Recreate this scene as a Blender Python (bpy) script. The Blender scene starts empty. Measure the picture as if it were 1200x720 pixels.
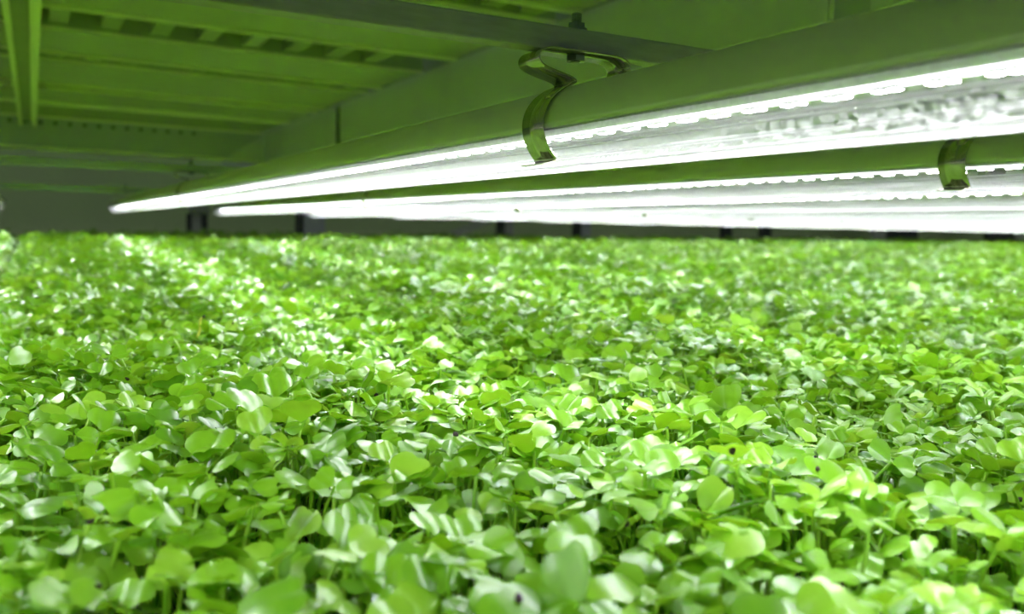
import bpy, math, random
import numpy as np
from mathutils import Matrix, Vector

# ------------------------------------------------------------------ camera
sc = bpy.context.scene
col = sc.collection
H = 1.0                                   # camera height; everything below is given relative to it
F_PX, YAW, PITCH, ROLL = 995.05, 0.51380, -0.088725, 0.0237557
fw = Vector((math.sin(YAW) * math.cos(PITCH), math.cos(YAW) * math.cos(PITCH), math.sin(PITCH)))
rt = Vector((math.cos(YAW), -math.sin(YAW), 0.0))
up = rt.cross(fw)
cr, sr = math.cos(ROLL), math.sin(ROLL)
r2, u2 = rt * cr + up * sr, up * cr - rt * sr
cam_d = bpy.data.cameras.new('camera')
cam = bpy.data.objects.new('camera', cam_d)
col.objects.link(cam)
m = Matrix.Identity(4)
for i in range(3):
    m[i][0], m[i][1], m[i][2] = r2[i], u2[i], -fw[i]
m.translation = (0, 0, H)
cam.matrix_world = m
cam_d.sensor_fit = 'HORIZONTAL'
cam_d.sensor_width = 36.0
cam_d.lens = 36.0 * F_PX / 1200
cam_d.clip_start = 0.005
cam_d.dof.use_dof = True
cam_d.dof.focus_distance = 0.26
cam_d.dof.aperture_fstop = 15.0
sc.camera = cam

# ------------------------------------------------------------------ world, exposure
w = bpy.data.worlds.new('world')
sc.world = w
w.use_nodes = True
w.node_tree.nodes['Background'].inputs[0].default_value = (0.75, 0.9, 0.8, 1)
w.node_tree.nodes['Background'].inputs[1].default_value = 0.06
sc.view_settings.view_transform = 'Standard'
sc.view_settings.look = 'None'
sc.view_settings.exposure = 1.12
sc.view_settings.gamma = 1.0
sc.view_settings.use_curve_mapping = False
sc.cycles.use_denoising = True
sc.cycles.max_bounces = 10
sc.cycles.transparent_max_bounces = 24
sc.cycles.sample_clamp_indirect = 6.0
sc.cycles.caustics_reflective = False
sc.cycles.caustics_refractive = False
LED_STRENGTH = 240.0

# ------------------------------------------------------------------ materials
def new_mat(name):
    mt = bpy.data.materials.new(name)
    mt.use_nodes = True
    nt = mt.node_tree
    return mt, nt, nt.nodes['Principled BSDF'], nt.nodes['Material Output']

def painted(name, c, rough=0.5, metal=0.0, scale=60, var=0.12, bump=0.0, stretch=(1, 1, 1)):
    mt, nt, p, out = new_mat(name)
    tc = nt.nodes.new('ShaderNodeTexCoord')
    mp = nt.nodes.new('ShaderNodeMapping')
    mp.inputs['Scale'].default_value = stretch
    nz = nt.nodes.new('ShaderNodeTexNoise')
    nz.inputs['Scale'].default_value = scale
    nz.inputs['Detail'].default_value = 4
    mx = nt.nodes.new('ShaderNodeMix')
    mx.data_type = 'RGBA'
    mx.inputs[6].default_value = tuple(v * (1 - var) for v in c) + (1,)
    mx.inputs[7].default_value = tuple(min(1, v * (1 + var)) for v in c) + (1,)
    nt.links.new(tc.outputs['Object'], mp.inputs[0])
    nt.links.new(mp.outputs[0], nz.inputs['Vector'])
    nt.links.new(nz.outputs[0], mx.inputs[0])
    nt.links.new(mx.outputs[2], p.inputs['Base Color'])
    p.inputs['Roughness'].default_value = rough
    p.inputs['Metallic'].default_value = metal
    if bump:
        b = nt.nodes.new('ShaderNodeBump')
        b.inputs['Strength'].default_value = bump
        b.inputs['Distance'].default_value = 0.0005
        nt.links.new(nz.outputs[0], b.inputs['Height'])
        nt.links.new(b.outputs[0], p.inputs['Normal'])
    return mt

M = {}
M['tube_back'] = painted('satin_white_tube_back', (0.82, 0.80, 0.76), 0.42, 0, 35, 0.03)
M['board'] = painted('white_led_board', (0.85, 0.85, 0.86), 0.4, 0, 80, 0.03)
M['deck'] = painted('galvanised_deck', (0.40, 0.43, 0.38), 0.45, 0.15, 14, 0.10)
M['deck_lip'] = painted('lit_folded_lip', (0.93, 0.93, 0.78), 0.4, 0.0, 20, 0.06)  # light caught by the folded edges, put into a paler colour than the deck
M['rib'] = painted('dull_zinc_rib', (0.34, 0.38, 0.30), 0.5, 0.2, 30, 0.1)
M['stringer'] = painted('pale_powder_coat', (0.60, 0.61, 0.68), 0.55, 0, 8, 0.05)
M['beam'] = painted('grey_steel_beam', (0.44, 0.47, 0.54), 0.5, 0.1, 16, 0.1)
M['dark'] = painted('dark_gap_shade', (0.06, 0.075, 0.06), 0.6, 0, 30, 0.15)  # near-black for the shade in the deck gaps; also holes and beam joint
M['bar'] = painted('dark_grey_steel_bar', (0.36, 0.32, 0.52), 0.62, 0.0, 120, 0.22, 0.3, (1, 6, 6))
M['clip'] = painted('spring_steel', (0.54, 0.53, 0.40), 0.17, 1.0, 90, 0.08, 0.06, (1, 10, 1))
M['bolt'] = painted('dark_zinc_bolt', (0.20, 0.22, 0.22), 0.35, 0.9, 200, 0.2)
M['wall'] = painted('grey_wall_board', (0.72, 0.84, 0.50), 0.8, 0, 3, 0.12)
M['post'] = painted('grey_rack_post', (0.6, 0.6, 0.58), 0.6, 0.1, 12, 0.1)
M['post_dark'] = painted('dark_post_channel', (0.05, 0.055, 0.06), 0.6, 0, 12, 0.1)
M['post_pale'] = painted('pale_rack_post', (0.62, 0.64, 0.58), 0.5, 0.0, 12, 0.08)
M['soil'] = painted('dark_moist_growing_medium', (0.022, 0.016, 0.012), 0.9, 0, 220, 0.5, 0.8)
M['tray'] = painted('black_plastic_tray', (0.02, 0.021, 0.024), 0.4, 0, 40, 0.1)
M['hull'] = painted('dark_purple_seed_hull', (0.035, 0.018, 0.022), 0.55, 0, 900, 0.4, 0.5)
M['stem_yellow'] = painted('yellowed_stem', (0.60, 0.66, 0.07), 0.5, 0, 300, 0.12)

def emit(name, c, s, sample=True):
    mt, nt, p, out = new_mat(name)
    nt.nodes.remove(p)
    e = nt.nodes.new('ShaderNodeEmission')
    e.inputs[0].default_value = c + (1,)
    e.inputs[1].default_value = s
    nt.links.new(e.outputs[0], out.inputs[0])
    if not sample:
        mt.cycles.emission_sampling = 'NONE'
    return mt

M['board_glow'] = emit('added_board_glow', (0.95, 0.97, 1.0), LED_STRENGTH * 0.012, False)  # faint glow added along the board; the chips are the real emitters
M['chip'] = emit('lit_led_chip', (0.97, 0.98, 1.0), LED_STRENGTH)

def cover_mat():
    mt, nt, p, out = new_mat('clear_droplet_misted_cover')
    nt.nodes.remove(p)
    N = nt.nodes.new
    tc = N('ShaderNodeTexCoord')
    n1 = N('ShaderNodeTexNoise'); n1.inputs['Scale'].default_value = 620; n1.inputs['Detail'].default_value = 3
    n2 = N('ShaderNodeTexVoronoi'); n2.inputs['Scale'].default_value = 520
    nt.links.new(tc.outputs['Object'], n1.inputs['Vector'])
    nt.links.new(tc.outputs['Object'], n2.inputs['Vector'])
    rmp = N('ShaderNodeMapRange')
    rmp.inputs[1].default_value = 0.42; rmp.inputs[2].default_value = 0.60
    rmp.inputs[3].default_value = 0.0; rmp.inputs[4].default_value = 0.075
    nt.links.new(n1.outputs[0], rmp.inputs[0])
    tr = N('ShaderNodeBsdfTransparent'); tr.inputs[0].default_value = (0.97, 0.98, 0.98, 1)
    tl = N('ShaderNodeBsdfTranslucent'); tl.inputs[0].default_value = (0.92, 0.93, 0.95, 1)
    gl = N('ShaderNodeBsdfGlossy'); gl.inputs['Roughness'].default_value = 0.09
    gl.inputs[0].default_value = (1, 1, 1, 1)
    bp = N('ShaderNodeBump'); bp.inputs['Strength'].default_value = 0.5; bp.inputs['Distance'].default_value = 0.0006
    nt.links.new(n2.outputs[0], bp.inputs['Height'])
    nt.links.new(bp.outputs[0], gl.inputs['Normal'])
    lw = N('ShaderNodeLayerWeight'); lw.inputs[0].default_value = 0.5      # thicker mist layer when crossed at a slant
    pw = N('ShaderNodeMath'); pw.operation = 'POWER'; pw.inputs[1].default_value = 4.0
    nt.links.new(lw.outputs['Facing'], pw.inputs[0])
    ma = N('ShaderNodeMath'); ma.operation = 'MULTIPLY_ADD'; ma.inputs[1].default_value = 0.24
    nt.links.new(pw.outputs[0], ma.inputs[0]); nt.links.new(rmp.outputs[0], ma.inputs[2])
    m1 = N('ShaderNodeMixShader'); nt.links.new(ma.outputs[0], m1.inputs[0])
    nt.links.new(tr.outputs[0], m1.inputs[1]); nt.links.new(tl.outputs[0], m1.inputs[2])
    fr = N('ShaderNodeFresnel'); fr.inputs[0].default_value = 1.45
    m2 = N('ShaderNodeMixShader'); nt.links.new(fr.outputs[0], m2.inputs[0])
    nt.links.new(m1.outputs[0], m2.inputs[1]); nt.links.new(gl.outputs[0], m2.inputs[2])
    nt.links.new(m2.outputs[0], out.inputs[0])
    return mt
M['cover'] = cover_mat()
def cap_mat():
    mt, nt, p, out = new_mat('milky_tube_end')
    nt.nodes.remove(p)
    N = nt.nodes.new
    d = N('ShaderNodeBsdfDiffuse'); d.inputs[0].default_value = (0.9, 0.9, 0.9, 1)
    t = N('ShaderNodeBsdfTranslucent'); t.inputs[0].default_value = (0.9, 0.9, 0.9, 1)
    m_ = N('ShaderNodeMixShader'); m_.inputs[0].default_value = 0.95
    nt.links.new(d.outputs[0], m_.inputs[1]); nt.links.new(t.outputs[0], m_.inputs[2]); nt.links.new(m_.outputs[0], out.inputs[0])
    return mt
M['cap'] = cap_mat()

def leaf_mat():
    mt, nt, p, out = new_mat('bright_green_cotyledon')
    N = nt.nodes.new
    at = N('ShaderNodeAttribute'); at.attribute_name = 'tint'
    rmp = N('ShaderNodeValToRGB')
    e = rmp.color_ramp.elements
    e[0].position = 0.0; e[0].color = (0.085, 0.27, 0.005, 1)
    e[1].position = 1.0; e[1].color = (0.40, 0.68, 0.05, 1)
    k = e.new(0.5); k.color = (0.215, 0.49, 0.011, 1)
    tc = N('ShaderNodeTexCoord')
    nz = N('ShaderNodeTexNoise'); nz.inputs['Scale'].default_value = 260; nz.inputs['Detail'].default_value = 3
    nt.links.new(tc.outputs['Object'], nz.inputs['Vector'])
    ma = N('ShaderNodeMath'); ma.operation = 'MULTIPLY_ADD'
    ma.inputs[1].default_value = 0.34
    sb = N('ShaderNodeMath'); sb.operation = 'SUBTRACT'; sb.inputs[1].default_value = 0.17
    nt.links.new(nz.outputs[0], ma.inputs[0]); nt.links.new(at.outputs['Fac'], ma.inputs[2])
    nt.links.new(ma.outputs[0], sb.inputs[0])
    nt.links.new(sb.outputs[0], rmp.inputs[0])
    p.inputs['Roughness'].default_value = 0.36
    p.inputs['Specular IOR Level'].default_value = 1.0
    p.inputs['Coat Weight'].default_value = 0.5; p.inputs['Coat Roughness'].default_value = 0.30; p.inputs['Coat IOR'].default_value = 1.6
    nt.links.new(rmp.outputs[0], p.inputs['Base Color'])
    bp = N('ShaderNodeBump'); bp.inputs['Strength'].default_value = 0.25; bp.inputs['Distance'].default_value = 0.0006
    nt.links.new(nz.outputs[0], bp.inputs['Height'])
    nt.links.new(bp.outputs[0], p.inputs['Normal'])
    tl = N('ShaderNodeBsdfTranslucent')
    hs = N('ShaderNodeHueSaturation'); hs.inputs['Value'].default_value = 1.25; hs.inputs['Hue'].default_value = 0.485
    nt.links.new(rmp.outputs[0], hs.inputs['Color'])
    nt.links.new(hs.outputs[0], tl.inputs[0])
    mx = N('ShaderNodeMixShader'); mx.inputs[0].default_value = 0.28
    nt.links.new(p.outputs[0], mx.inputs[1]); nt.links.new(tl.outputs[0], mx.inputs[2])
    nt.links.new(mx.outputs[0], out.inputs[0])
    return mt
M['leaf'] = leaf_mat()

# ------------------------------------------------------------------ mesh helpers
class MB:
    def __init__(s): s.v, s.f = [], []
    def add(s, vs, fs):
        o = len(s.v); s.v += [tuple(a) for a in vs]; s.f += [tuple(i + o for i in f) for f in fs]; return s
    def box(s, x0, x1, y0, y1, z0, z1):
        return s.add([(x0, y0, z0), (x1, y0, z0), (x1, y1, z0), (x0, y1, z0), (x0, y0, z1), (x1, y0, z1), (x1, y1, z1), (x0, y1, z1)],
                     [(0, 3, 2, 1), (4, 5, 6, 7), (0, 1, 5, 4), (1, 2, 6, 5), (2, 3, 7, 6), (3, 0, 4, 7)])
    def loft(s, prof, a0, a1, axis='y', closed=True, caps=True):
        """extrude a 2-D profile (list of (p, q)) along an axis: y -> (p, a, q); x -> (a, p, q); z -> (p, q, a)"""
        n = len(prof)
        def P(p, q, a): return (p, a, q) if axis == 'y' else ((a, p, q) if axis == 'x' else (p, q, a))
        vs = [P(p, q, a0) for p, q in prof] + [P(p, q, a1) for p, q in prof]
        k = n if closed else n - 1
        fs = [(i, (i + 1) % n, n + (i + 1) % n, n + i) for i in range(k)]
        if closed and caps: fs += [tuple(range(n - 1, -1, -1)), tuple(range(n, 2 * n))]
        return s.add(vs, fs)
    def mesh(s, name, mat, smooth=False):
        me = bpy.data.meshes.new(name)
        me.from_pydata(s.v, [], s.f)
        if mat: me.materials.append(mat)
        if smooth: me.polygons.foreach_set('use_smooth', [True] * len(me.polygons))
        import bmesh
        bm = bmesh.new(); bm.from_mesh(me); bmesh.ops.recalc_face_normals(bm, faces=bm.faces); bm.to_mesh(me); bm.free()
        me.update()
        return me

def link(name, me, parent=None, loc=(0, 0, 0)):
    o = bpy.data.objects.new(name, me); col.objects.link(o); o.location = loc
    if parent: o.parent = parent
    return o
def thing(name, label, cat, loc, group=None, me=None):
    o = link(name, me, None, (loc[0], loc[1], loc[2] + H)); o['label'] = label; o['category'] = cat
    if group: o['group'] = group
    return o
def structure(name, me, loc=(0, 0, 0)):
    o = link(name, me, None, (loc[0], loc[1], loc[2] + H)); o['kind'] = 'structure'; return o
def bevel(o, wd, seg=2):
    b = o.modifiers.new('bevel', 'BEVEL'); b.width = wd; b.segments = seg; b.limit_method = 'ANGLE'; return o

ORD = ['nearest', 'second nearest', 'third nearest', 'fourth nearest', 'fifth nearest', 'sixth nearest', 'seventh nearest',
       'eighth nearest', 'ninth nearest', 'tenth nearest', 'eleventh nearest', 'twelfth nearest']

# ------------------------------------------------------------------ geometry constants
R = 0.013; TX, TS, TZ, TEND, TNEAR = 0.1461, 0.2032, 0.0317, 1.9028, -0.45
BAR_Y = (0.223, 0.95, 1.68); BAR_Z0, BAR_Z1 = 0.0543, 0.0615
DECK_Z = 0.20
BED_END, GAP_X = 2.25, -0.030
TILT = 0.007                              # the tube rig rises slightly to the right
def rig(x): return TILT * (x - TX)
BX0, BX1, BY0 = -0.62, 5.0, -0.55
def plane(x, y): return -0.067 + 0.0168 * y + 0.0095 * x

# ------------------------------------------------------------------ setting: back wall
structure('floor', MB().box(-3.5, 8.5, -1.5, 3.40, -0.95, -0.9).mesh('floor', M['wall']))
structure('wall_back', MB().box(-3.5, 8.5, 3.30, 3.40, -0.9, 1.3).mesh('wall_back', M['wall']))

# ------------------------------------------------------------------ shelf above: deck panels, ribs
deck = thing('shelf_deck', 'ribbed steel underside of the shelf above, its planks running left to right', 'shelf', (0, 0, DECK_Z), 'x')
del deck['group']
edges = [(-0.40, -0.21), (-0.175, 0.02), (0.055, 0.25), (0.285, 0.475), (0.51, 0.665), (0.70, 0.925), (1.015, 1.172), (1.215, 1.44), (1.475, 1.66), (1.675, 1.895)]
DX0, DX1 = -1.0, 0.435
for a, b in edges:                                       # each plank: flat pan with two short turned-up sides
    pan = MB().loft([(a, 0.030), (a, 0.0), (b, 0.0), (b, 0.030), (b - 0.0015, 0.030), (b - 0.0015, 0.0015), (a + 0.0015, 0.0015), (a + 0.0015, 0.030)], DX0, DX1, 'x')
    pn = link('deck_panel', pan.mesh('deck_panel', M['deck']), deck)
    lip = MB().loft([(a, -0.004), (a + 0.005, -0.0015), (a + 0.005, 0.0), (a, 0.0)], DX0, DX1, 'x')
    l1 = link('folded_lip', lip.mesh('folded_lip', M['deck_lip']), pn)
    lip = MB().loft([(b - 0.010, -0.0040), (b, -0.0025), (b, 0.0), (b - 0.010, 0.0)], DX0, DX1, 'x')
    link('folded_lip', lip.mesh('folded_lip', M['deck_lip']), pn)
ribm = {}
for k in range(len(edges) - 1):
    g0, g1 = edges[k][1], edges[k + 1][0]
    if g1 - g0 < 0.02 or g1 < 0.45: continue
    wide = g1 - g0 > 0.06
    me = MB().loft([(-0.009, 0), (0.009, 0), (0.009, 0.012), (-0.009, 0.012)], g0, g1, 'y').mesh('cross_rib', M['rib'])
    n = int((DX1 - DX0) / (0.048 if wide else 0.042))
    for i in range(n):
        o = link('cross_rib', me, deck, (DX0 + 0.02 + i * (0.048 if wide else 0.042), 0, 0.003 if wide else 0.002))
    link('gap_shade', MB().box(DX0, DX1, g0, g1, 0.030, 0.032).mesh('gap_shade', M['dark']), deck)  # dark sheet standing in for the shade between planks
# the next bay of the deck, beyond the long beam
deck2 = thing('shelf_deck', 'underside of the next shelf bay behind the long pale beam', 'shelf', (0, 0, DECK_Z))
for k in range(6):
    y0 = -0.4 + k * 0.40
    link('deck_panel', MB().loft([(y0, 0.03), (y0, 0), (y0 + 0.37, 0), (y0 + 0.37, 0.03)], 0.452, 4.8, 'x').mesh('deck_panel', M['deck']), deck2)

# hat channel under the deck on the left
hat = thing('hat_channel', 'pale hat shaped steel channel running away under the shelf at far left', 'channel', (0, 0, 0))
hy0, hy1 = 0.3, 1.885
link('web', MB().box(-0.016, 0.009, hy0, hy1, 0.188, 0.1955).mesh('web', M['rib']), hat)
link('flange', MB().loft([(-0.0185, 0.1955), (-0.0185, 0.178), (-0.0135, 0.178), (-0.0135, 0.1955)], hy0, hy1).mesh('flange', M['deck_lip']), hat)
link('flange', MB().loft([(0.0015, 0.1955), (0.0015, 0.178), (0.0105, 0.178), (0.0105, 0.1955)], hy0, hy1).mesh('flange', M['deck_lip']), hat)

# cross beam of the rack at the end of the deck
cb = thing('cross_beam', 'slotted grey steel cross beam closing the far end of the shelf above', 'beam', (0, 1.9, 0))
link('web', MB().box(-1.2, 0.44, 0.0, 0.002, 0.142, 0.197).mesh('web', M['beam']), cb)
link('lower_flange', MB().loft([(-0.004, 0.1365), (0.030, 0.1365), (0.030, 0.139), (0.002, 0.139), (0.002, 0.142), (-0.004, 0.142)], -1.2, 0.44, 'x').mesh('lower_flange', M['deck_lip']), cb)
hole = MB().loft([(0.004 * math.cos(a), 0.004 * math.sin(a)) for a in [i * math.pi / 4 for i in range(8)]], 0, 0.001, 'z')
hm = MB(); hm.v = [(p, -0.0006 - r, q) for p, q, r in hole.v]; hm.f = hole.f
hm = hm.mesh('slot_hole', M['dark'])
for i in range(26):
    link('slot_hole', hm, cb, (-0.34 + i * 0.0255, 0, 0.1885))

# long beam (stringer) along the tubes, with its joint strap and near end
lb = thing('long_beam', 'wide pale green lit steel beam running along above the nearest tube', 'beam', (0.44, 0, 0))
link('web', MB().loft([(0, 0.137), (0, 0.1995), (0.002, 0.1995), (0.002, 0.139), (0.028, 0.139), (0.028, 0.137)], 0.384, 1.364).mesh('web', M['stringer']), lb)
link('web', MB().loft([(0, 0.137), (0, 0.1995), (0.002, 0.1995), (0.002, 0.139), (0.028, 0.139), (0.028, 0.137)], 1.388, 2.36).mesh('web', M['stringer']), lb)
link('joint_strap', MB().box(0.003, 0.007, 1.35, 1.40, 0.137, 0.198).mesh('joint_strap', M['dark']), lb)
link('web', MB().box(0.006, 0.010, 0.357, 0.384, 0.137, 0.1995).mesh('web', M['beam']), lb)
link('web', MB().loft([(0, 0.137), (0, 0.1995), (0.002, 0.1995), (0.002, 0.139), (0.028, 0.139), (0.028, 0.137)], -0.5, 0.352).mesh('web', M['stringer']), lb)
gus = MB().loft([(0, 0.1955), (0, 0.1385), (-0.085, 0.1385)], 1.888, 1.892)
link('gusset', gus.mesh('gusset', M['stringer']), lb)

# ------------------------------------------------------------------ bars across, carrying the tubes
bar_lab = ['dark grey steel bar crossing above the nearest tube, close to the camera',
           'grey steel bar crossing above the tubes halfway to their far ends',
           'grey steel bar crossing above the far ends of the tubes']
for by, lb_, mt in zip(BAR_Y, bar_lab, ('bar', 'beam', 'beam')):
    b = thing('support_bar', lb_, 'bar', (0, by, rig(0)), 'bars that carry the light tubes',
              MB().box(-0.9, 4.0, -0.0035, 0.0035, BAR_Z0, BAR_Z1).mesh('support_bar', M[mt]))
    bevel(b, 0.0006); b.rotation_euler = (0, -math.atan(TILT), 0)

# ------------------------------------------------------------------ LED tubes
def arc(r, a0, a1, n): return [(r * math.cos(math.radians(a0 + (a1 - a0) * i / n)), r * math.sin(math.radians(a0 + (a1 - a0) * i / n))) for i in range(n + 1)]
LEN = TEND - TNEAR
back = MB().loft(arc(R, -4, 184, 28) + arc(R - 0.0011, 184, -4, 28), 0.006, LEN - 0.006).mesh('back_shell', M['tube_back'], True)
cover = MB().loft(arc(R - 0.0002, 184.5, 355.5, 26), 0.006, LEN - 0.006, closed=False).mesh('clear_cover', M['cover'], True)
ribs_ = [MB().loft(arc(R + 0.0001, c_ - w_, c_ + w_, 2) + arc(R - 0.0006, c_ + w_, c_ - w_, 2), 0.008, LEN - 0.008).mesh('cover_rib', M['cap'], True)
         for c_, w_ in ((209, 1.6), (214, 0.8), (244, 1.2), (326, 0.8), (331, 1.6), (296, 1.2))]
board = MB().box(-0.0116, 0.0116, 0.004, LEN - 0.004, -0.0014, -0.0006).mesh('led_board', M['board'])
strip = MB().box(-0.0024, 0.0024, 0.006, LEN - 0.006, -0.00165, -0.00145).mesh('added_glow_strip', M['board_glow'])  # added glowing ribbon under the chips, not a tube part
capm = MB()
rings = [(R + 0.0002, 0.0), (R + 0.0002, 0.006), (R * 0.92, 0.0095), (R * 0.6, 0.0115), (0.001, 0.0122)]
for r_, y_ in rings: capm.v += [(r_ * math.cos(i * math.pi / 12), y_, r_ * math.sin(i * math.pi / 12)) for i in range(24)]
for k in range(len(rings) - 1): capm.f += [(k * 24 + i, k * 24 + (i + 1) % 24, k * 24 + 24 + (i + 1) % 24, k * 24 + 24 + i) for i in range(24)]
cap_far = capm.mesh('end_cap', M['cap'], True)
PITCH_L = 0.0117
def dome(cx, cy):
    a, b, z0, z1 = 0.0015, 0.0011, -0.00165, -0.0026
    v = [(cx - a, cy - a, z0), (cx + a, cy - a, z0), (cx + a, cy + a, z0), (cx - a, cy + a, z0), (cx - b, cy - b, z1), (cx + b, cy - b, z1), (cx + b, cy + b, z1), (cx - b, cy + b, z1)]
    return v, [(4, 7, 6, 5), (0, 1, 5, 4), (1, 2, 6, 5), (2, 3, 7, 6), (3, 0, 4, 7)]
chip1 = MB(); chip1.add(*dome(0, -0.0017)); chip1.add(*dome(0, 0.0017))
def lit_bottom(me):
    me.materials.append(M['chip'])
    for p_ in me.polygons:
        if p_.normal.z < -0.9: p_.material_index = 1
    return me
chip1 = lit_bottom(chip1.mesh('led_chip', M['board']))
allc = MB()
nchip = int((LEN - 0.02) / PITCH_L)
farc = MB()
for k in range(nchip):
    y_ = 0.012 + k * PITCH_L
    tgt = [allc] if y_ < 1.0 else [allc, farc]
    for t in tgt: t.add(*dome(0, y_ - 0.0017)).add(*dome(0, y_ + 0.0017))
allc = lit_bottom(allc.mesh('led_chips', M['board'])); farc = lit_bottom(farc.mesh('led_chips', M['board']))
def tube_label(i):
    if i == 1: return 'nearest lit LED tube, large, crossing above the crop and held by the front spring clip', None
    if i == 2: return 'second lit LED tube, showing a green lit back just below the nearest tube', None
    if i == 0: return 'lit LED tube at the left edge of the photo, only its rounded end in view', None
    if i < 0: return 'lit LED tube left of and behind the camera position, over the left bed', 'tubes out of view'
    if i < 8: return '%s lit LED tube, a thin bright band with a round far end' % ORD[i - 1], None
    return 'one of the far lit LED tubes merging into a bright white band at right', 'far tubes merging at right'
for i in range(-2, 19):
    lab, extra = tube_label(i)
    t = thing('led_tube', lab, 'light', (TX + TS * (i - 1), TNEAR, TZ + rig(TX + TS * (i - 1))), extra or 'parallel LED grow tubes')
    link('back_shell', back, t); cv = link('clear_cover', cover, t)
    for rm in ribs_: link('cover_rib', rm, cv)
    bd = link('led_board', board, t); link('added_glow_strip', strip, bd)
    link('end_cap', cap_far, t, (0, LEN - 0.006, 0))
    c = link('end_cap', cap_far, t, (0, 0.006, 0)); c.rotation_euler = (0, 0, math.pi)
    if i == 1:
        for k in range(nchip):
            y_ = 0.012 + k * PITCH_L
            if 0.40 < y_ < 1.0: link('led_chip', chip1, bd, (0, y_, 0))
        o = link('led_chips', farc, bd); o['kind'] = 'stuff'
    else:
        o = link('led_chips', allc, bd); o['kind'] = 'stuff'

# ------------------------------------------------------------------ spring clips
half = [(-0.0005, 0.0226), (-0.0080, 0.0226), (-0.0118, 0.0226), (-0.0146, 0.0220), (-0.0162, 0.0206), (-0.0166, 0.0190), (-0.0158, 0.0177),
        (-0.0140, 0.0168), (-0.0100, 0.0158), (-0.0060, 0.0150), (-0.0040, 0.0143), (-0.0033, 0.0136), (-0.0040, 0.0130), (-0.0072, 0.0116), (-0.0112, 0.0086),
        (-0.0138, 0.0048), (-0.0147, 0.0010), (-0.0144, -0.0022), (-0.0128, -0.0060), (-0.0108, -0.0086),
        (-0.0098, -0.0096), (-0.0100, -0.0104), (-0.0112, -0.0108), (-0.0146, -0.0116)]
pts = [(-x, z) for x, z in half[::-1]] + half
# smooth the polyline once
def chaikin(p):
    q = [p[0]]
    for a, b in zip(p[:-1], p[1:]):
        q += [(a[0] * .75 + b[0] * .25, a[1] * .75 + b[1] * .25), (a[0] * .25 + b[0] * .75, a[1] * .25 + b[1] * .75)]
    return q + [p[-1]]
pts = chaikin(chaikin(pts))
sm = MB()
t_, wy = 0.00022, 0.0061
nrm = []
for k in range(len(pts)):
    a, b = pts[max(0, k - 1)], pts[min(len(pts) - 1, k + 1)]
    dx, dz = b[0] - a[0], b[1] - a[1]; l = math.hypot(dx, dz) or 1
    nrm.append((-dz / l, dx / l))
out_ = [(p[0] + n[0] * t_, p[1] + n[1] * t_) for p, n in zip(pts, nrm)]
in_ = [(p[0] - n[0] * t_, p[1] - n[1] * t_) for p, n in zip(pts, nrm)]
n = len(pts)
for P, yy in ((out_, -wy), (in_, -wy), (out_, wy), (in_, wy)): sm.v += [(a, yy, b) for a, b in P]
for k in range(n - 1):
    sm.f += [(k, k + 1, n + k + 1, n + k), (2 * n + k, 3 * n + k, 3 * n + k + 1, 2 * n + k + 1), (k, 2 * n + k, 2 * n + k + 1, k + 1), (n + k, n + k + 1, 3 * n + k + 1, 3 * n + k)]
sm.f += [(0, n, 3 * n, 2 * n), (n - 1, 3 * n - 1, 4 * n - 1, 2 * n - 1)]
strap = sm.mesh('strap', M['clip'], True)
hexa = [(math.cos(i * math.pi / 3), math.sin(i * math.pi / 3)) for i in range(6)]
circ = lambda r, k=14: [(r * math.cos(2 * math.pi * i / k), r * math.sin(2 * math.pi * i / k)) for i in range(k)]
nut = MB().loft([(a * 0.0031, b * 0.0031) for a, b in hexa], 0.0206, 0.0222, 'z').mesh('hex_nut', M['bolt'])
washer = MB().loft(circ(0.0034, 18), BAR_Z1 - TZ, BAR_Z1 - TZ + 0.0006, 'z').mesh('washer', M['bolt'])
bh = MB().loft([(a * 0.0028, b * 0.0028) for a, b in hexa], BAR_Z1 - TZ + 0.0006, BAR_Z1 - TZ + 0.0022, 'z').mesh('hex_nut', M['bolt'])
thr = MB()
zz = 0.0203
prof = []
while zz < 0.0353:
    prof += [(0.00165, zz), (0.00145, zz + 0.0003)]; zz += 0.0006
for r_, z_ in prof: thr.v += [(r_ * math.cos(i * math.pi / 6), r_ * math.sin(i * math.pi / 6), z_) for i in range(12)]
for k in range(len(prof) - 1): thr.f += [(k * 12 + i, k * 12 + (i + 1) % 12, k * 12 + 12 + (i + 1) % 12, k * 12 + 12 + i) for i in range(12)]
thr.f += [tuple(range(12)), tuple(range((len(prof) - 1) * 12, len(prof) * 12))]
thr = thr.mesh('threaded_bolt', M['bolt'])
barname = ['front bar', 'middle bar', 'far bar']
for bi, by in enumerate(BAR_Y):
    for i in range(1, 7):
        if bi == 2 and i > 3: continue
        if bi == 0 and i > 4: continue
        if (bi, i) == (0, 1): lab = 'curled spring steel clip gripping the nearest tube, large in the foreground'
        elif (bi, i) == (0, 2): lab = 'spring steel clip on the second tube at the right edge of the photo'
        else: lab = 'small spring clip holding the %s tube to the %s' % (ORD[i - 1], barname[bi])
        c = thing('spring_clip', lab, 'clip', (TX + TS * (i - 1), by, TZ + rig(TX + TS * (i - 1))), 'spring clips under the bars')
        link('strap', strap, c); link('hex_nut', nut, c); link('washer', washer, c)
        bo = link('threaded_bolt', thr, c); link('hex_nut', bh, bo)

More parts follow.
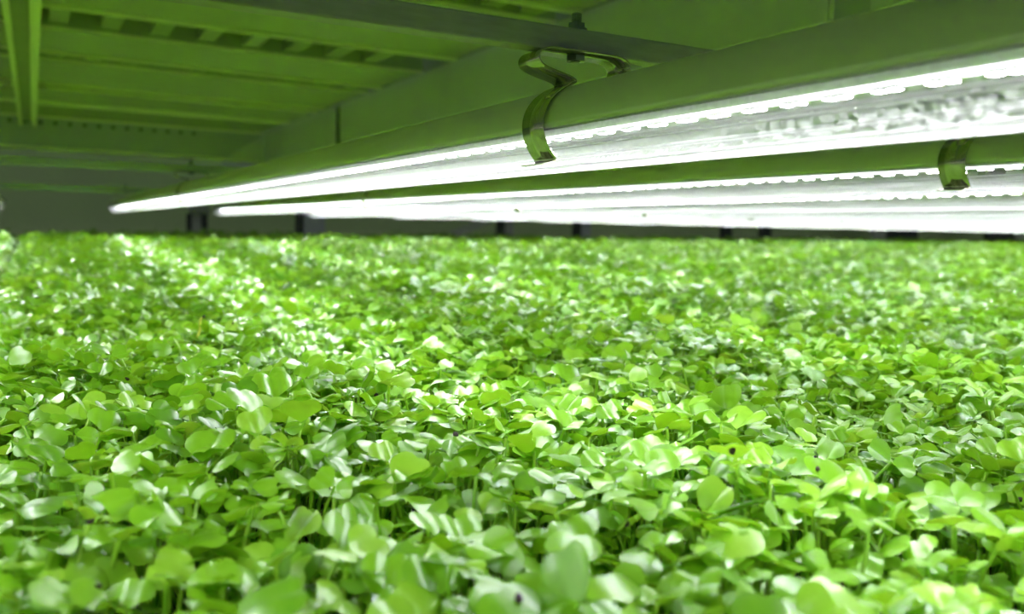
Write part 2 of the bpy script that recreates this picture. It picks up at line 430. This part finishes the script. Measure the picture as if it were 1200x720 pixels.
# ------------------------------------------------------------------ rack posts and bits behind the bed
def ray_x(px, y): return y * math.tan(YAW + math.atan((px - 600) / F_PX))
def post(label, y, parts):
    """parts: (pixel left, pixel right, material, depth offset, z0, z1)"""
    x_mid = ray_x((parts[0][0] + parts[-1][1]) / 2, y)
    t = thing('rack_post', label, 'post', (x_mid, y, -0.9), 'upright posts behind the bed')
    for a, b, mt, dy, z0, z1, nm in parts:
        o = link(nm, MB().box(ray_x(a, y) - x_mid, ray_x(b, y) - x_mid, dy, dy + 0.03, z0 + 0.9, z1 + 0.9).mesh(nm, M[mt]), t)
        bevel(o, 0.002)
    return t
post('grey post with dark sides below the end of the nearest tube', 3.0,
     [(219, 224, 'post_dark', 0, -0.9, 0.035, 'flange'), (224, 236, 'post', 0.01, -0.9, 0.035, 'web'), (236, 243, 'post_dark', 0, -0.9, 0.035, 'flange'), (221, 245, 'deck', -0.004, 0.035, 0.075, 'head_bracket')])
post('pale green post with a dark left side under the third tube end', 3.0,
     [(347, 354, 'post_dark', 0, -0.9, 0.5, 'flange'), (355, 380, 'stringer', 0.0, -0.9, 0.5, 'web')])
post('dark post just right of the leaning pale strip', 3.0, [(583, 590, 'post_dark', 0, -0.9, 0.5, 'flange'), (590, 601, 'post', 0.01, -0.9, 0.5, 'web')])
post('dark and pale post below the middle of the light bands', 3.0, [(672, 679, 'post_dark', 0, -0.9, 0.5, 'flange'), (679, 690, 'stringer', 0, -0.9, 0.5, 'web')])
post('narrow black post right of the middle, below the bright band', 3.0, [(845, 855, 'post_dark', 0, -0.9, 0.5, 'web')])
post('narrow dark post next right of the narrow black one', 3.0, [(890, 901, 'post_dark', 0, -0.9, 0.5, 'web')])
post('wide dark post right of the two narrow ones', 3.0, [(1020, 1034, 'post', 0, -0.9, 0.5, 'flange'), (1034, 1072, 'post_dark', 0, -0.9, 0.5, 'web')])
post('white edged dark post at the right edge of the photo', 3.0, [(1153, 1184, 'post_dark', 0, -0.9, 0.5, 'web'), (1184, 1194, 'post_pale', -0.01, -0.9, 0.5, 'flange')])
xa, xb = ray_x(527, 2.994), ray_x(592, 2.994)
brace = thing('diagonal_brace', 'pale flat strip leaning behind the bed below the middle of the tubes', 'brace', (xa, 2.994, -0.03))
bm_ = MB().loft([(-0.18, -0.085), (xb - xa + 0.03, 0.105), (xb - xa + 0.03, 0.135), (-0.18, -0.045)], 0, 0.006)
link('strip', bm_.mesh('strip', M['post_pale']), brace)

# ------------------------------------------------------------------ growing beds
rng = np.random.default_rng(7)
def bed(label, x0, x1):
    t = thing('growing_tray', label, 'tray', ((x0 + x1) / 2, 0, -0.16))
    cx = (x0 + x1) / 2
    def slab(xa, xb, ya, yb, d0, d1):
        q = [(xa, ya), (xb, ya), (xb, yb), (xa, yb)]
        v = [(x - cx, y, plane(x, y) + 0.16 + d0) for x, y in q] + [(x - cx, y, plane(x, y) + 0.16 + d1) for x, y in q]
        return v, [(0, 3, 2, 1), (4, 5, 6, 7), (0, 1, 5, 4), (1, 2, 6, 5), (2, 3, 7, 6), (3, 0, 4, 7)]
    link('growing_medium', MB().add(*slab(x0 + .003, x1 - .003, BY0 + .003, BED_END - .003, -0.050, -0.036)).mesh('growing_medium', M['soil']), t)
    tr = MB().add(*slab(x0, x1, BY0, BED_END, -0.055, -0.0505))
    for a in ((x0 - .003, x0, BY0, BED_END), (x1, x1 + .003, BY0, BED_END), (x0, x1, BY0 - .003, BY0), (x0, x1, BED_END, BED_END + .003)):
        tr.add(*slab(*a, -0.055, -0.030))
    link('tray_body', tr.mesh('tray_body', M['tray']), t)
bed('long black growing tray under the crop, wide bed in front of the camera', GAP_X + 0.008, BX1)
bed('black growing tray of the neighbouring bed past the gap at far left', BX0, GAP_X - 0.008)

# ---- seedling geometry (numpy)
def leaf_grid(n, L, W, notch, dome, curl, fold, wob):
    """heart shaped cotyledon along +x: two round lobes, notched tip, short tapered base; square grid mapped onto a disc"""
    a = np.linspace(-1, 1, n + 1)
    A, B = np.meshgrid(a, a, indexing='ij')
    px, py = A * np.sqrt(1 - B * B / 2), B * np.sqrt(1 - A * A / 2)
    r, th = np.hypot(px, py), np.arctan2(py, px)
    prof = 1 - notch * np.exp(-(th / 0.42) ** 2) + 0.06 * np.cos(th) + 0.16 * np.exp(-((np.abs(th) - np.pi) / 0.28) ** 2) - 0.10 * np.exp(-((np.abs(th) - 2.35) / 0.45) ** 2)
    X = 0.5 * L * (r * prof * np.cos(th) + 1.22)
    Y = 0.5 * W * r * prof * np.sin(th)
    ay = np.abs(Y) / (0.5 * W)
    u = X / L
    Z = fold * np.abs(Y) - dome * 0.5 * W * (ay - 0.45) ** 2 - curl * L * np.clip(u - 0.15, 0, 2) ** 2 + wob * L * 0.045 * np.sin(5 * u + 3 * Y / W)
    Z = Z + dome * 0.5 * W * 0.2 * np.clip(1 - u / 0.25, 0, 1)
    V = np.stack([X, Y, Z], -1).reshape(-1, 3)
    F = [(i * (n + 1) + j, (i + 1) * (n + 1) + j, (i + 1) * (n + 1) + j + 1, i * (n + 1) + j + 1) for i in range(n) for j in range(n)]
    return V, np.array(F)
def stem_grid(ns, k, h, r, bend):
    V = []
    for i in range(ns + 1):
        q = i / ns
        rr = r * (1.0 - 0.25 * q)
        for j in range(k):
            a = 2 * math.pi * j / k
            V.append((rr * math.cos(a) + bend * (q - 1) * q * 2 * h, rr * math.sin(a), -h + h * q))
    F = [(i * k + j, i * k + (j + 1) % k, (i + 1) * k + (j + 1) % k, (i + 1) * k + j) for i in range(ns) for j in range(k)]
    return np.array(V), np.array(F)
def rotz(a): c, s = math.cos(a), math.sin(a); return np.array([[c, -s, 0], [s, c, 0], [0, 0, 1.0]])
def roty(a): c, s = math.cos(a), math.sin(a); return np.array([[c, 0, s], [0, 1, 0], [-s, 0, c]])
def rotx(a): c, s = math.cos(a), math.sin(a); return np.array([[1.0, 0, 0], [0, c, -s], [0, s, c]])
def make_variant(level, seed):
    g = np.random.default_rng(seed)
    n = (6, 4, 2)[level]
    parts = []
    h = 0.034
    if level < 2:
        V, F = stem_grid(*((4, 5), (1, 3))[level], h, 0.00062, g.uniform(-.25, .25))
        parts.append(('stem', V, F))
    a0 = g.uniform(-.25, .25)
    big = g.uniform(.9, 1.12)
    for k in range(2):
        L = (0.0065 if level == 0 else 0.0060) * g.uniform(.85, 1.12) * (big if k == 0 else 2 - big)
        V, F = leaf_grid(n, L, L * g.uniform(1.12, 1.42), g.uniform(.28, .50), g.uniform(.35, 1.25), g.uniform(-.05, .55), g.uniform(-.22, .34), g.uniform(-1, 1))
        A = rotz(k * math.pi + a0 + g.normal(0, .12)) @ roty(-g.uniform(-.15, 1.0)) @ rotx(g.normal(0, .30))
        parts.append(('leaf', V @ A.T, F))
    return parts
NV = 14
variants = [[make_variant(l, 100 + 17 * v) for v in range(NV)] for l in range(3)]

def sway(x, y):
    z = 0.0035 * np.sin(x * 9.1 + 1.3) * np.sin(y * 7.7 + .4) + 0.0028 * np.sin(x * 21 + y * 17 + 2) + 0.0022 * np.sin(x * 41 - y * 33 + 1) + 0.0016 * np.sin(x * 83 + y * 71)
    return z
def canopy(x, y):
    z = plane(x, y) + sway(x, y)
    g = np.abs(x - GAP_X)
    z = z - 0.014 * np.clip(1 - (g - 0.006) / 0.020, 0, 1) ** 2
    z = z - 0.010 * np.clip(1 - (BED_END - y) / 0.05, 0, 1) ** 2
    return z
def scatter(x0, x1, y0, y1, dens):
    s = 1 / math.sqrt(dens)
    nx, ny = int((x1 - x0) / s), int((y1 - y0) / s)
    X, Y = np.meshgrid(x0 + (np.arange(nx) + .5) * s, y0 + (np.arange(ny) + .5) * s, indexing='ij')
    X = X.ravel() + rng.uniform(-.62, .62, X.size) * s; Y = Y.ravel() + rng.uniform(-.62, .62, Y.size) * s
    k = (np.abs(X - GAP_X) > 0.007) & (X > BX0) & (X < BX1) & (Y > BY0) & (Y < BED_END)
    return X[k], Y[k]
FW, R2, U2 = np.array(fw), np.array(r2), np.array(u2)
def project(P):
    d = P @ FW
    dd = np.where(d > 1e-3, d, 1e-3)
    return d, 600 + F_PX * (P @ R2) / dd, 360 - F_PX * (P @ U2) / dd
def zone(x, y):
    d, px, py = project(np.stack([x, y, canopy(x, y)], -1))
    mg = np.where(d < 0.5, 330, 160)
    inside = (d > 0.05) & (px > -mg) & (px < 1200 + mg) & (py < 720 + 260)
    return d, px, py, inside
D1, D2 = 0.46, 1.6
pos = []
X, Y = scatter(-0.3, 0.7, -0.1, 0.7, 37000); d, px, py, ins = zone(X, Y); k = ins & (d < D1); pos.append((0, X[k], Y[k], 1.0))
X, Y = scatter(-0.4, 2.1, 0.0, 2.1, 21000); d, px, py, ins = zone(X, Y); k = ins & (d >= D1) & (d < D2); pos.append((1, X[k], Y[k], 1.12))
X, Y = scatter(BX0, BX1, 0.2, BED_END, 8500); d, px, py, ins = zone(X, Y); k = ins & (d >= D2); pos.append((2, X[k], Y[k], 1.35))
X, Y = scatter(BX0, BX1, BY0, BED_END, 4200); d, px, py, ins = zone(X, Y); k = ~ins; pos.append((2, X[k], Y[k], 1.75))

tintV, allV, allF, allT = [], [], [], []
nv = 0
N_SINGLE = 300
singles = []
for level, X, Y, size in pos:
    N = X.size
    Z = canopy(X, Y) + rng.normal(0, 0.0024, N) - rng.uniform(0.002, 0.016, N) * (rng.random(N) < .46) + 0.003 * (rng.random(N) < .06)
    S = size * np.clip(rng.normal(1.0, 0.17, N), .62, 1.45)
    yaw = rng.uniform(0, 2 * np.pi, N)
    tilt = np.abs(rng.normal(0, 0.30, N)); td = rng.uniform(0, 2 * np.pi, N)
    tint = np.clip(rng.normal(0.5, 0.17, N), 0, 1)
    var = rng.integers(0, NV, N)
    ca, sa = np.cos(td), np.sin(td)
    ct, st = np.cos(tilt), np.sin(tilt)
    # rotation = axis-angle about the horizontal axis (ca, sa, 0) by tilt, times rotz(yaw)
    Rm = np.empty((N, 3, 3))
    Rm[:, 0, 0] = ct + ca * ca * (1 - ct); Rm[:, 0, 1] = ca * sa * (1 - ct); Rm[:, 0, 2] = sa * st
    Rm[:, 1, 0] = ca * sa * (1 - ct); Rm[:, 1, 1] = ct + sa * sa * (1 - ct); Rm[:, 1, 2] = -ca * st
    Rm[:, 2, 0] = -sa * st; Rm[:, 2, 1] = ca * st; Rm[:, 2, 2] = ct
    Rz = np.zeros((N, 3, 3)); Rz[:, 0, 0] = np.cos(yaw); Rz[:, 0, 1] = -np.sin(yaw); Rz[:, 1, 0] = np.sin(yaw); Rz[:, 1, 1] = np.cos(yaw); Rz[:, 2, 2] = 1
    RR = Rm @ Rz
    single = np.zeros(N, bool)
    if level == 0:
        d, px, py = project(np.stack([X, Y, Z], -1))
        okk = (px > 12) & (px < 1188) & (py > 300) & (py < 700) & (d > .1)
        rank = np.where(okk, d - 4.0 * (Z - canopy(X, Y)), 9)
        idx = np.argsort(rank)[:N_SINGLE]
        single[idx] = True
        singles = [(X[i], Y[i], Z[i], RR[i], S[i], tint[i], var[i]) for i in idx]
    for v in range(NV):
        sel = np.nonzero((var == v) & ~single)[0]
        if not sel.size: continue
        V0 = np.concatenate([p[1] for p in variants[level][v]])
        off, Fs, tt = 0, [], []
        for nm, pv, pf in variants[level][v]:
            Fs.append(pf + off); off += len(pv); tt.append(np.full(len(pv), 0.0 if nm == 'leaf' else 0.28))
        F0 = np.concatenate(Fs); T0 = np.concatenate(tt)
        W = np.einsum('nij,vj->nvi', RR[sel], V0) * S[sel, None, None] + np.stack([X[sel], Y[sel], Z[sel] + H], -1)[:, None, :]
        k = len(V0)
        Fx = F0[None] + (nv + np.arange(sel.size) * k)[:, None, None]
        allV.append(W.reshape(-1, 3)); allF.append(Fx.reshape(-1, 4)); allT.append((tint[sel][:, None] + T0[None]).ravel())
        nv += sel.size * k
V = np.concatenate(allV).astype(np.float32); Fq = np.concatenate(allF).astype(np.int32); T = np.concatenate(allT).astype(np.float32)
def quad_mesh(name, V, Fq, T):
    me = bpy.data.meshes.new(name)
    me.vertices.add(len(V)); me.vertices.foreach_set('co', np.ascontiguousarray(V, np.float32).ravel())
    me.loops.add(Fq.size); me.loops.foreach_set('vertex_index', np.ascontiguousarray(Fq, np.int32).ravel())
    me.polygons.add(len(Fq)); me.polygons.foreach_set('loop_start', np.arange(0, Fq.size, 4, dtype=np.int32))
    try: me.polygons.foreach_set('loop_total', np.full(len(Fq), 4, np.int32))
    except Exception: pass
    me.polygons.foreach_set('use_smooth', np.ones(len(Fq), bool))
    a = me.attributes.new('tint', 'FLOAT', 'POINT'); a.data.foreach_set('value', np.ascontiguousarray(T, np.float32))
    me.materials.append(M['leaf']); me.update(calc_edges=True)
    return me
crop = link('radish_seedlings', quad_mesh('radish_seedlings', V, Fq, T))
crop['kind'] = 'stuff'; crop['label'] = 'dense carpet of bright green radish seedlings filling the beds into the distance'; crop['category'] = 'seedlings'
print('crop quads', len(Fq), 'seedlings', sum(p[1].size for p in pos))

# ---- the 300 seedlings that show largest, each a thing with stem and two leaves
proto = {}
SLAB = 'young radish seedling with two round notched green leaves at the front of the crop'
SG = 'front radish seedlings'
for n_, (x, y, z, RRi, s, tint, v) in enumerate(singles):
    q = int(min(2, tint * 3))
    key = (int(v), q)
    if key not in proto:
        proto[key] = [(nm, quad_mesh(nm, pv, pf, np.full(len(pv), 0.25 + q * .25 + (0.28 if nm == 'stem' else 0)))) for nm, pv, pf in variants[0][v]]
    root = bpy.data.objects.new('radish_seedling', None)
    col.objects.link(root)
    mw = Matrix([[*RRi[i]] for i in range(3)]).to_4x4() @ Matrix.Diagonal((s, s, s, 1))
    mw.translation = (x, y, z + H)
    root.matrix_world = mw
    root.empty_display_size = 0.003
    root['label'] = SLAB; root['category'] = 'seedling'; root['group'] = SG
    for nm, me in proto[key]:
        o = bpy.data.objects.new(nm, me); col.objects.link(o); o.parent = root

# ---- dark seed hulls lying on the leaves, at the places the photo shows them
from mathutils.bvhtree import BVHTree
sv, sf, so = [], [], len(V)
for x, y, z, RRi, s_, tint, v in singles:
    for nm, pv, pf in variants[0][v]:
        sv.append(pv @ RRi.T * s_ + np.array([x, y, z + H])); sf.append(pf + so); so += len(pv)
VA = np.concatenate([V.astype(float)] + sv); FA = np.concatenate([Fq] + sf)
pd, ppx, ppy = project(VA - np.array([0, 0, H]))
FPX, FPY, FD = ppx[FA].mean(1), ppy[FA].mean(1), pd[FA].mean(1)
def on_canopy(px, py, back=0.0005):
    """the spot on a leaf that lies on the line of sight through (px, py), relative to the camera height"""
    d = FW * F_PX + R2 * (px - 600) + U2 * (360 - py); d = d / np.linalg.norm(d)
    k = np.nonzero((np.abs(FPX - px) < 45) & (np.abs(FPY - py) < 45) & (FD > 0.08))[0]
    t = BVHTree.FromPolygons(VA[FA[k]].reshape(-1, 3).tolist(), np.arange(len(k) * 4).reshape(-1, 4).tolist())
    hit = t.ray_cast(Vector((0, 0, H)), Vector(d))
    if hit[0] is None: return d * 0.3
    return np.array(hit[0]) - np.array([0, 0, H]) - d * back
g = np.random.default_rng(3)
hv = MB()
nr, ns = 6, 8
for i in range(nr + 1):
    th = math.pi * i / nr
    for j in range(ns):
        ph = 2 * math.pi * j / ns
        r_ = 1 + 0.10 * math.sin(3 * ph + 2 * th) + 0.07 * math.cos(2 * ph - 3 * th)
        hv.v.append((0.00125 * r_ * math.sin(th) * math.cos(ph), 0.00095 * r_ * math.sin(th) * math.sin(ph), 0.00085 * r_ * math.cos(th)))
for i in range(nr):
    hv.f += [(i * ns + j, i * ns + (j + 1) % ns, (i + 1) * ns + (j + 1) % ns, (i + 1) * ns + j) for j in range(ns)]
hv = hv.mesh('seed_hull', M['hull'], True)
hulls = [(239, 371, 'on the tip of the bent yellow stem at left'), (273, 379, 'just right of the bent yellow stem'), (203, 406, 'left below the bent yellow stem'),
         (149, 444, 'among the leaves at left, below the yellow stem'), (956, 537, 'upper of two close hulls right of the middle'), (958, 550, 'lower of two close hulls right of the middle'),
         (858, 528, 'left of the two close hulls'), (1002, 495, 'above right of the two close hulls'), (1194, 586, 'at the right edge of the photo'),
         (734, 614, 'below the middle of the photo'), (534, 510, 'near the middle of the crop'), (441, 463, 'left of the middle of the crop'),
         (114, 688, 'at the bottom left of the crop'), (106, 610, 'in the left foreground'), (608, 702, 'at the bottom middle of the crop'), (538, 377, 'far back near the middle of the crop')]
for px, py, where in hulls:
    P = on_canopy(px, py)
    if 'tip' in where:
        P = on_canopy(227, 402, 0.0012)
        dd_ = FW * F_PX + R2 * (px - 600) + U2 * (360 - py)
        P = dd_ * ((P @ FW) / F_PX)
    o = thing('seed_hull', 'dark purple brown seed hull lying ' + where if not where.startswith('on') else 'dark seed hull ' + where, 'seed hull', P, 'dark seed hulls on the leaves', hv)
    s = g.uniform(.6, .85)
    o.scale = (s, s, s); o.rotation_euler = (g.uniform(0, 3), g.uniform(0, 3), g.uniform(0, 3))
# bent yellow stem
P0 = on_canopy(227, 402, 0.0012)
dd_ = FW * F_PX + R2 * (239 - 600) + U2 * (360 - 373)
P1 = dd_ * ((P0 @ FW) / F_PX)                         # the stem rises from the leaf to the hull at its tip
ys = MB(); kk = 8
for i in range(kk + 1):
    q = i / kk
    c = P0 * (1 - q) + P1 * q + np.array([0.0012 * math.sin(q * 5), 0, 0.0012 * math.sin(q * 3.1)]) - P0
    for j in range(6):
        a = j * math.pi / 3
        ys.v.append(tuple(c + R2 * 0.0007 * math.cos(a) + U2 * 0.0005 * math.sin(a)))
for i in range(kk): ys.f += [(i * 6 + j, i * 6 + (j + 1) % 6, (i + 1) * 6 + (j + 1) % 6, (i + 1) * 6 + j) for j in range(6)]
ys.f += [tuple(range(6)), tuple(range(kk * 6, kk * 6 + 6))]
thing('bare_stem', 'bent yellow leafless stem sticking out of the crop at left', 'stem', P0, None, ys.mesh('bare_stem', M['stem_yellow'], True))
